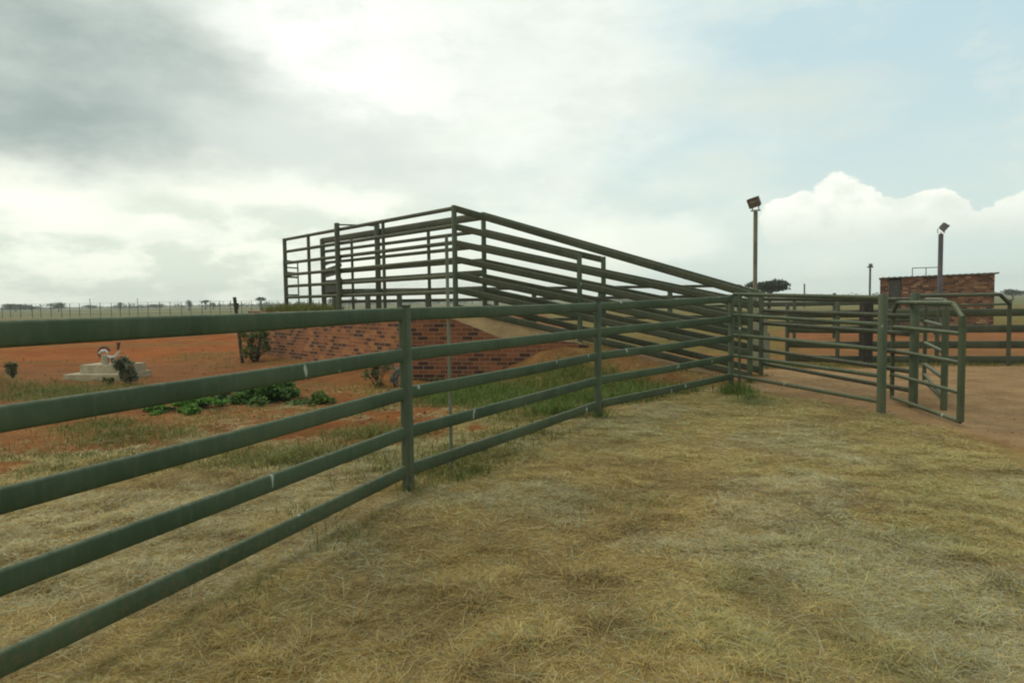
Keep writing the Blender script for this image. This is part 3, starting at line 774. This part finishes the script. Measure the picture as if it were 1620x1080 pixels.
for i in range(NR):
    xa, xb = -.05 + (HL + .05 + ov) * i / NR, -.05 + (HL + .05 + ov) * (i + 1) / NR
    za, zb = zr_(xa) + .004, zr_(xb) + .004; hm = .02 if i % 2 else 0.0
    rfm.prism([(xa, -.12), (xb, -.12), (xb, dep + .2), (xa, dep + .2)], [za, zb, zb, za], [za + .05 + hm, zb + .05 + hm, zb + .05 + hm, za + .05 + hm])
rf_o = build('roof', turned(rfm), ROOF, hut)
dm = MB(); dm.box(((dx0 + dx1) / 2, .12, 1.15), (dx1 - dx0 - .02, .05, 2.5)); dm.box((dx1 - .1, .08, 1.1), (.04, .05, .16)); build('door', turned(dm), simple('dark_door', (.055, .058, .045), .6), hut)
pr_ = MB(); xa, xm, xb = 1.45, 2.05, 2.75; zt = 3.0
for xx in (xa, xm, xb): pr_.tube([(xx, 1.0, zr_(xx) + .04), (xx, 1.0, zt)], .022, n=8)
pr_.tube([(xa, 1.0, zt), (xb, 1.0, zt)], .022, n=8)
build('roof_rack', turned(pr_), POLE_GREY, rf_o)

# ------------------------------------------------------------------ plants
def leaves(name, centers, n, spread, size, cols, parent=None, seed=0, flat=0.5, mat=None, label=None, cat=None, group=None, kind=None):
    """many small leaf faces gathered in clumps: centers = (x,y,z,rx,ry,rz)"""
    r = np.random.default_rng(seed)
    cen = np.array(centers, float); w_ = cen[:, 3] * cen[:, 4] * cen[:, 5]; w_ = (w_ ** .7) / (w_ ** .7).sum()
    idx = r.choice(len(cen), n, p=w_)
    v = r.normal(size=(n, 3)); v /= np.linalg.norm(v, axis=1)[:, None]; v *= (r.random(n) ** spread)[:, None]
    p = cen[idx, :3] + v * cen[idx, 3:]
    nrm = r.normal(size=(n, 3)); nrm[:, 2] = np.abs(nrm[:, 2]) + flat; nrm /= np.linalg.norm(nrm, axis=1)[:, None]
    t = np.cross(nrm, r.normal(size=(n, 3))); t /= np.linalg.norm(t, axis=1)[:, None]; bb = np.cross(nrm, t)
    s_ = size * (0.5 + r.random(n))[:, None]
    q = np.stack([p - t * s_, p - bb * s_ * .45, p + t * s_, p + bb * s_ * .45], 1).reshape(-1, 3)
    cl = np.array(cols)[r.integers(0, len(cols), n)] * (0.7 + 0.6 * r.random((n, 1)))
    off = parent_loc(parent) if parent else Vector((0, 0, 0))
    o = np_mesh(name, q - np.array(off)[None, :], np.arange(n * 4).reshape(-1, 4), mat or LEAF, np.repeat(cl, 4, 0), False)
    if parent: o.parent = parent
    tag(o, label, cat, group, kind); return o

def tree(px, d, ybase, w_px, top_px, kind, label, seed, cols, n=900, group='trees along the horizon', thick=None):
    """savanna tree: trunk, limbs and a broken crown"""
    r = random.Random(seed); p = xd(px, d); h = 1.65 + (hor(px) - top_px) * d / FPX; w_ = w_px * d / FPX / 2
    th = thing('savanna_tree', (p.x, p.y, 0), label, 'tree', group)
    tr = MB(); hb = h * (0.55 if kind == 'umbrella' else 0.35)
    tr.tube([(p.x, p.y, -.3), (p.x + .05 * w_, p.y, hb * .6), (p.x, p.y, hb)], 0.05 * h + .03, n=7, taper=[1.2, .9, .7])
    cs = []
    k = 9 if kind == 'umbrella' else 8
    for i in range(k):
        a = 2 * math.pi * i / k + r.random(); rr = w_ * (.15 + .62 * r.random())
        if kind == 'umbrella': z = h * (.78 + .12 * r.random()) ; rz = h * (.12 if thick is None else thick)
        else: z = hb + (h - hb) * (.2 + .55 * r.random()); rz = (h - hb) * .3
        c_ = (p.x + rr * math.cos(a), p.y + rr * math.sin(a), z)
        tr.tube([(p.x, p.y, hb * .9), ((p.x + c_[0]) / 2, (p.y + c_[1]) / 2, (hb + z) / 2 + .05 * h), c_], 0.02 * h + .01, n=5, taper=[1, .7, .4])
        cs.append((*c_, w_ * (.30 + .22 * r.random()), w_ * (.30 + .22 * r.random()), rz * (.7 + .6 * r.random())))
    cs.append((p.x, p.y, h - (h - hb) * .32, w_ * .5, w_ * .5, (h - hb) * .3))
    build('trunk', tr, BARK, th)
    leaves('crown', cs, n, .5, 0.05 * w_ + .03, cols, th, seed)
    return th
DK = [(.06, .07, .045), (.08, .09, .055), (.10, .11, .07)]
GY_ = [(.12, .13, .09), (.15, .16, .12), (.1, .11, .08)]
tree(1216, 78, 0, 74, 445, 'umbrella', 'wide spreading flat crowned tree behind the first floodlight post', 5, [(.05, .062, .035), (.07, .08, .045), (.04, .05, .028), (.10, .12, .06)], 4200, thick=.17)
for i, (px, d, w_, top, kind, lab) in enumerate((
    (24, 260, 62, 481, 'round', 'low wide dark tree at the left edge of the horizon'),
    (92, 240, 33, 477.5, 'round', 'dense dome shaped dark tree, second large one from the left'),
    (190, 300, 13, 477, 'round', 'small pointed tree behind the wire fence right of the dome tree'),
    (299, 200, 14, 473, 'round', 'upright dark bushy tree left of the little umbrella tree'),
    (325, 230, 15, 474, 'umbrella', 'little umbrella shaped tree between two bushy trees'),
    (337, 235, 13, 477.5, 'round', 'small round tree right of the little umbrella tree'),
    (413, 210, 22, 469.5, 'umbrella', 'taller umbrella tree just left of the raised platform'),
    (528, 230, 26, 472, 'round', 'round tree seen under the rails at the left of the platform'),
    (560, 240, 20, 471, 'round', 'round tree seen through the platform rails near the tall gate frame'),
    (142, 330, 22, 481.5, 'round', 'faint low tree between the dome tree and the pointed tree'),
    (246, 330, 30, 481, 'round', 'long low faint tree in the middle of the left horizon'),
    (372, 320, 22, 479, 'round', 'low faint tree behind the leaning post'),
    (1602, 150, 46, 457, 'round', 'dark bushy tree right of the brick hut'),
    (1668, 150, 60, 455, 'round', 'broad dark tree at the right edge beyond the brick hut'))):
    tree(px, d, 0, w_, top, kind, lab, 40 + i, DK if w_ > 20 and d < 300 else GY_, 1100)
# continuous far scrub along the horizon
cs = []
r_ = random.Random(3)
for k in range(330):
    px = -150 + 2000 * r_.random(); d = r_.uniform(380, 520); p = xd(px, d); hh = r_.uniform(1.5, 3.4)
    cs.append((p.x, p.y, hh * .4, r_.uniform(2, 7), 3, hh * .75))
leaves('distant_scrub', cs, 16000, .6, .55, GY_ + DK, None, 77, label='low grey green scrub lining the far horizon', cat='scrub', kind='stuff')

# distant game fence on the left
gfence = thing('game_fence', xd(120, 110), 'distant wire game fence of many thin posts along the left horizon', 'fence')
rr = random.Random(9); prev = None
pxs = []; px = -60
while px < 560: pxs.append(px); px += rr.uniform(13, 19)
for px in pxs:
    p = xd(px, 108 + rr.uniform(-.5, .5)); hh = 2.2 + rr.uniform(-.08, .1)
    if rr.random() < .12: hh += .7
    build('post', post_mb(p, -.2, hh, 0.045, 6), BARK, gfence)
p, q = xd(-60, 108), xd(560, 108)
for h in (.5, 1.0, 1.5, 2.2): rail(gfence, (p.x, p.y, h), (q.x, q.y, h), BARK, .012, .014, 5, 'wire')

# leaning steel post and bush in front of the platform's left end
lpz = gp(385, 578); ltop = at(371, 470, lpz.y)
mb = MB(); mb.tube([lpz - Vector((0, 0, .2)), ltop], .045, n=8); mm = lpz.lerp(ltop, .87); mb.box(mm + Vector((.02, 0, 0)), (.11, .09, .16), .3)
tag(build('leaning_post', mb, BARK), 'thin dark leaning post with a lump near its top, left of the brick platform', 'post')

def shrub(name, px, py, w_px, h_px, cols, label, n, leaf, seed, group=None, cat='bush', z=None, d_off=0, spread=.65, stems=13, low=False):
    p = gp(px, py); g0 = gh(p.x, p.y); sc = p.y / FPX; w_ = w_px * sc / 2; h = h_px * sc
    th = thing(name, (p.x, p.y, g0), label, cat, group); r = random.Random(seed); cs = []; stm = MB()
    for i in range(stems):
        a = r.random() * 6.283; rr_ = w_ * (r.uniform(.05, 1.15) if low else r.uniform(.1, .75)); zz = g0 + h * (r.uniform(.10, .75) * (1.15 - rr_ / w_ * .75) if low else r.uniform(.2, .85))
        c_ = (p.x + rr_ * math.cos(a), p.y + rr_ * math.sin(a), zz)
        stm.tube([(p.x + .2 * rr_ * math.cos(a), p.y + .2 * rr_ * math.sin(a), g0 - .03), ((p.x + c_[0]) / 2, (p.y + c_[1]) / 2, g0 + (zz - g0) * .6), c_], .008 + .006 * h, n=5, taper=[1, .8, .5])
        kk = .62 if low else .72; cs.append((*c_, kk * w_ * r.uniform(.2, .5), kk * w_ * r.uniform(.2, .5), h * r.uniform(.12, .3)))
    build('stem', stm, BARK, th); leaves('foliage', cs, n, spread, leaf, cols, th, seed)
    return th
LG = [(.10, .22, .03), (.14, .28, .04), (.07, .15, .025), (.18, .30, .07)]
DG = [(.05, .10, .028), (.07, .13, .035), (.09, .17, .04), (.16, .23, .09)]
GG = [(.24, .26, .16), (.36, .37, .25), (.19, .21, .12), (.13, .15, .07), (.22, .16, .08)]
OLV = [(.14, .15, .045), (.11, .13, .04), (.18, .175, .065), (.2, .15, .07)]
shrub('leafy_weed', 300, 648, 110, 24, LG, 'bright green low leafy weed on red soil left of the darker weed clump', 3000, .04, 1, 'leafy weeds behind the fence', 'weed', stems=22, low=True)
shrub('leafy_weed', 365, 630, 80, 34, DG, 'very dark low weed between the two brighter leafy weeds', 2600, .04, 2, 'leafy weeds behind the fence', 'weed', stems=20, low=True)
shrub('leafy_weed', 445, 632, 120, 40, DG + LG[:2], 'broad leaved green weed in front of the brick wall, largest of the low weeds', 4200, .045, 3, 'leafy weeds behind the fence', 'weed', stems=26, low=True)
shrub('leafy_weed', 505, 636, 60, 18, LG[:2] + OLV, 'sparse yellow green weed trailing at the right end of the weed clump', 1300, .035, 4, 'leafy weeds behind the fence', 'weed', stems=16, low=True)
shrub('shrub', 404, 577, 60, 60, OLV + [(.16, .22, .06), (.2, .26, .09)], 'tall loose olive shrub beside the leaning post at the end of the brick wall', 1700, .045, 5, stems=18, spread=.9)
shrub('shrub', 598, 612, 66, 44, OLV + GG[:1], 'straggly thin stemmed shrub against the brick wall left of the middle fence post', 500, .04, 6, spread=.6)
shrub('shrub', 626, 612, 26, 34, [(.3, .31, .27), (.22, .24, .19)], 'small pale grey shrub beside the middle fence post', 350, .03, 16)
shrub('shrub', 203, 607, 42, 44, GG, 'round grey green bush at the right end of the concrete plinth', 1300, .055, 7, stems=18, spread=.8)
shrub('shrub', 170, 607, 26, 12, OLV, 'tiny olive tuft in front of the concrete plinth', 200, .04, 8)
shrub('shrub', 22, 600, 26, 34, GG + OLV, 'small grey dry bush on a red mound at the left edge', 300, .05, 9)
shrub('shrub', 860, 592, 34, 26, [(.26, .29, .22), (.2, .24, .16), (.12, .18, .07)], 'pale silvery plant in the green grass beside the ramp', 400, .03, 10)

# ------------------------------------------------------------------ plinth with pump fitting
pp = gp(140, 603); py_ = pp.y + .55
pl_ = thing('concrete_plinth', (pp.x, py_, 0), 'two step pale concrete plinth on the bare red soil', 'plinth')
mb = MB(); mb.box((pp.x + .12, py_, .03), (1.45, 1.0, .22), -.10); build('lower_slab', mb, CONCRETE, pl_)
mb = MB(); mb.box((pp.x + .2, py_ + .08, .235), (1.15, .66, .19), -.10); build('upper_slab', mb, CONCRETE, pl_)
fz = .33
fx_, fy_ = pp.x + .08, py_ - .02
pf_ = thing('pump_fitting', (fx_, fy_, fz), 'white and rust coloured pump fitting with a curved pipe on the concrete plinth', 'pump')
mb = MB(); mb.tube([(fx_, fy_, fz), (fx_, fy_, fz + .21)], .085, n=14); build('pedestal', mb, CONCRETE, pf_)
mb = MB(); ring = [(fx_ - .02 + .125 * math.cos(a), fy_, fz + .27 + .125 * math.sin(a)) for a in np.linspace(.2, 2 * math.pi - .9, 16)]
mb.tube(ring, .028, n=10, up=Vector((0, 1, 0))); build('pump_casing', mb, REDMETAL, pf_)
mb = MB(); mb.tube([(fx_ - .1, fy_ - .05, fz + .25), (fx_ - .05, fy_ - .05, fz + .31), (fx_ + .05, fy_ - .05, fz + .31), (fx_ + .1, fy_ - .05, fz + .26)], .03, n=10); build('handle', mb, WHITE, pf_)
mb = MB(); mb.tube([(fx_ + .02, fy_ - .02, fz + .2), (fx_ + .14, fy_ - .02, fz + .155), (fx_ + .24, fy_ - .02, fz + .17), (fx_ + .31, fy_ - .02, fz + .24), (fx_ + .33, fy_ - .02, fz + .33)], .034, n=12, taper=[.8, 1, 1, .9, .8]); build('pipe', mb, WHITE, pf_)
mb = MB(); mb.tube([(fx_ + .31, fy_ - .02, fz + .31), (fx_ + .325, fy_ - .02, fz + .42), (fx_ + .335, fy_ - .02, fz + .50)], .05, n=12, taper=[.6, .6, 1.0]); mb.tube([(fx_ + .18, fy_ - .02, fz), (fx_ + .18, fy_ - .02, fz + .14)], .035, n=10); build('valve', mb, REDMETAL, pf_)

# ------------------------------------------------------------------ grass
def blades(name, x, y, z, length, width, heading, elev, bend, cols, label, cat):
    n = len(x)
    hx, hy = np.cos(heading), np.sin(heading)
    e0 = elev; e1 = elev - bend
    p0 = np.stack([x, y, z], 1)
    l1 = length * .5
    p1 = p0 + np.stack([hx * np.cos(e0) * l1, hy * np.cos(e0) * l1, np.sin(e0) * l1], 1)
    p2 = p1 + np.stack([hx * np.cos(e1) * l1, hy * np.cos(e1) * l1, np.sin(e1) * l1], 1)
    zmin = z + .004
    p2[:, 2] = np.maximum(p2[:, 2], zmin); p1[:, 2] = np.maximum(p1[:, 2], zmin)
    tw = rng.uniform(-.5, .5, n)
    sd_ = np.stack([-hy * np.cos(tw), hx * np.cos(tw), np.sin(tw)], 1) * (width / 2)[:, None]
    V = np.stack([p0 - sd_, p0 + sd_, p1 - sd_ * .9, p1 + sd_ * .9, p2 - sd_ * .3, p2 + sd_ * .3], 1).reshape(-1, 3)
    k = np.arange(n) * 6
    Q = np.concatenate([np.stack([k, k + 1, k + 3, k + 2], 1), np.stack([k + 2, k + 3, k + 5, k + 4], 1)], 0)
    o = np_mesh(name, V, Q, BLADE, np.repeat(cols, 6, 0), False)
    return tag(o, label, cat, kind='stuff')
def pick(n, keep, ylo, yhi, xr):
    """points on the ground, closer together near the path where people walk"""
    u = rng.random(n); y = ylo * (yhi / ylo) ** u
    x = xr[0] + (xr[1] - xr[0]) * rng.random(n)
    x = x * (.35 + .65 * y / yhi)
    w_ = keep(x, y); k = rng.random(n) < w_
    return x[k], y[k]
hx_, hy_ = pick(900000, lambda x, y: np.maximum(zones(x, y)[0], .05 * (fbm(x * 1.3, y * 1.3, 88) > .5)), 2.2, 13.2, (-9.0, 7.2))
hz_ = ground_h(hx_, hy_); n = len(hx_)
c1 = fbm(hx_ * .55, hy_ * .55, 51); c2 = fbm(hx_ * 2.1, hy_ * 2.1, 52); c3 = fbm(hx_ * 5, hy_ * 5, 53); c4 = fbm(hx_ * .9 + 40, hy_ * .9, 54)
pal = np.array([(.56, .42, .145), (.47, .335, .10), (.37, .23, .062), (.45, .40, .215), (.33, .29, .10), (.25, .165, .06)])
pr = np.stack([.25 + c2 * 0, .3 + 0 * c2, .2 + .6 * sst(1 - c1, .45, .6), .1 + 1.1 * sst(c4, .5, .62), .1 + .9 * sst(c3 * .4 + c1 * .6, .52, .66), .12 + .8 * sst(1 - c2, .55, .7)], 1)
pr /= pr.sum(1)[:, None]; cum_ = pr.cumsum(1); ix = (rng.random(n)[:, None] > cum_).sum(1).clip(0, 5)
hc = np.array([1.22, 1.28, 1.50]) * pal[ix] * (.72 + .5 * rng.random((n, 1))) * (.80 + .42 * c2[:, None])
lump = sst(c3, .5, .75)
blades('dry_grass', hx_, hy_, hz_ + .03 * lump * rng.random(n), rng.uniform(.025, .10, n) * (1 + .35 * lump), rng.uniform(.0009, .0024, n) * (1 + hy_ * .11),
       2 * math.pi * rng.random(n), np.abs(rng.normal(.04, .16, n)) + .26 * lump, rng.uniform(0, .9, n), hc,
       'straw coloured mown grass lying all over the foreground paddock', 'dry grass')
ks_ = rng.random(n) < .006
blades('straw_stalks', hx_[ks_], hy_[ks_], hz_[ks_] + .012, rng.uniform(.10, .26, ks_.sum()), rng.uniform(.0016, .0028, ks_.sum()) * (1 + hy_[ks_] * .05), 2 * math.pi * rng.random(ks_.sum()), np.abs(rng.normal(.12, .18, ks_.sum())), rng.uniform(0, .5, ks_.sum()), np.array([.56, .47, .24]) * (.6 + .5 * rng.random((ks_.sum(), 1))), 'long pale straw stalks strewn over the mown grass', 'straw')
# green grass: flush along the fence, bank of the ramp, tufts in the hay
sx_, sy_ = pick(330000, lambda x, y: np.clip(zones(x, y)[2] * (y < 16.5) * ((x < 4.6) | (y > 15)), 0, 1), 3.5, 16.3, (-14, 13.0))
extra = []
for (px, py, rad, cnt) in ((1200, 636, .36, 700), (1165, 622, .3, 500), (820, 1010, .10, 160), (1080, 985, .45, 420), (740, 745, .5, 900), (560, 850, .3, 200), (1480, 850, .4, 220), (430, 960, .3, 260),
                           (215, 692, .9, 1900), (150, 675, .6, 900), (385, 728, .6, 1100), (440, 735, .4, 600), (560, 690, .5, 900), (540, 720, .7, 1300), (690, 745, .5, 1000), (600, 745, .4, 400), (760, 720, .6, 1400), (60, 622, 1.3, 2200), (120, 620, 1.2, 1600), (640, 690, .5, 700), (885, 655, .5, 900), (1150, 1040, .45, 300), (960, 800, .4, 200), (830, 690, .45, 700), (640, 925, .3, 160)):
    p = gp(px, py); a = rng.normal(0, rad * .5, (cnt, 2)) ; extra.append(np.stack([p.x + a[:, 0], p.y + a[:, 1]], 1))
for q in (POST1, POST2, POST3, GATEPOST, E1, E2, HPOST): a = rng.normal(0, .10, (90, 2)); extra.append(np.stack([q.x + a[:, 0], q.y + a[:, 1]], 1))
qx, qy = -16 + 13 * rng.random(9000), 12.5 + 12 * rng.random(9000)
qk = rng.random(9000) < .55 * sst(fbm(qx * .22, qy * .6, 95), .50, .68) + .04
extra.append(np.stack([qx[qk], qy[qk]], 1))
ex = np.concatenate(extra); sx_ = np.concatenate([sx_, ex[:, 0]]); sy_ = np.concatenate([sy_, ex[:, 1]])
n = len(sx_); sz_ = ground_h(sx_, sy_)
pal = np.array([(.13, .165, .026), (.17, .195, .04), (.105, .125, .022), (.23, .21, .06), (.28, .22, .08)])
tall = sst(fbm(sx_ * 1.3, sy_ * 1.3, 61), .4, .7)
s_, t_ = (sx_ - K0.x) * dr.x + (sy_ - K0.y) * dr.y, (sx_ - K0.x) * nn.x + (sy_ - K0.y) * nn.y
bk = ((s_ > .4) & (s_ < 6.5) & (t_ < 0) & (t_ > -4)).astype(float)
gcl = np.where(bk[:, None] > 0, np.array([(.085, .16, .02), (.12, .2, .028), (.06, .11, .015), (.16, .2, .04), (.2, .19, .06)])[rng.integers(0, 5, n)], pal[rng.integers(0, 5, n)]) * (.7 + .55 * rng.random((n, 1)))
inhay = ((fence_side(sx_, sy_) > .35) & (sy_ < 10.8)).astype(float)
gcl = gcl * (1 - .8 * inhay[:, None]) + np.array([.29, .30, .115]) * (.6 + .6 * rng.random((n, 1))) * .8 * inhay[:, None]
blades('green_grass', sx_, sy_, sz_, rng.uniform(.04, .10, n) * (1 + .7 * tall + 1.6 * bk), rng.uniform(.003, .006, n) * (1 + sy_ * .08) * (1 - .45 * inhay), 2 * math.pi * rng.random(n), rng.uniform(.5, 1.45, n) * (1 - .65 * inhay), rng.uniform(.1, .8, n), gcl,
       'fresh green grass tufts along the fence and beside the ramp', 'grass')
# grass on the far left edge of the platform
m_ = 2600
a_ = rng.uniform(4.9, 8.2, m_); b_ = rng.uniform(.05, 1.1, m_)
pxx = K0.x + dl.x * a_ + o_.x * b_; pyy = K0.y + dl.y * a_ + o_.y * b_
blades('platform_grass', pxx, pyy, np.full(m_, FL), rng.uniform(.10, .30, m_), rng.uniform(.008, .014, m_), 2 * math.pi * rng.random(m_), rng.uniform(.8, 1.5, m_), rng.uniform(.1, .6, m_), pal[rng.integers(0, 4, m_)] * (.7 + .5 * rng.random((m_, 1))),
       'green grass growing on the left end of the raised platform', 'grass')
# clods and stones on the bare soil
sm_ = MB(); rs_ = random.Random(12); cnt = 0
while cnt < 380:
    px, py = (rs_.uniform(0, 760), rs_.uniform(515, 680)) if rs_.random() < .85 else (rs_.uniform(1180, 1620), rs_.uniform(580, 720))
    p = gp(px, py)
    if p.y > 24: continue
    z = [float(q[0]) for q in zones(np.array([p.x]), np.array([p.y]))[:2]]
    if z[0] > .6: continue
    r0 = rs_.uniform(.012, .035) * (1.2 if px < 800 else .5); g0 = gh(p.x, p.y); cnt += 1
    R = Matrix.Rotation(rs_.random() * 6, 3, 'Z') @ Matrix.Rotation(rs_.random(), 3, 'X')
    oct_ = [Vector(q) for q in ((1, 0, 0), (0, 1, 0), (-1, 0, 0), (0, -1, 0), (0, 0, .7), (0, 0, -.7))]
    sm_.add([p + Vector((0, 0, g0 + r0 * .2)) + R @ (q * r0 * rs_.uniform(.7, 1.3)) for q in oct_], [(0, 1, 4), (1, 2, 4), (2, 3, 4), (3, 0, 4), (1, 0, 5), (2, 1, 5), (3, 2, 5), (0, 3, 5)])
tag(build('soil_clods', sm_, simple('clod_soil', (.19, .085, .035), .95, .5, 3, 0)), 'small clods and stones scattered over the bare soil', 'clods', kind='stuff')

# ------------------------------------------------------------------ the air
HZ = bpy.data.materials.new('air'); HZ.use_nodes = True; ht = HZ.node_tree
for q in list(ht.nodes):
    if q.type != 'OUTPUT_MATERIAL': ht.nodes.remove(q)
pv = ht.nodes.new('ShaderNodeVolumePrincipled'); pv.inputs['Color'].default_value = (0.97, 0.98, 0.93, 1); pv.inputs['Density'].default_value = 0.0007
ht.links.new(pv.outputs[0], ht.nodes['Material Output'].inputs['Volume'])
mb = MB(); mb.box((0, 250, 8), (1400, 900, 20)); hz_o = build('haze', mb, HZ); tag(hz_o, 'thin pale haze over the whole flat country', 'haze', kind='stuff')
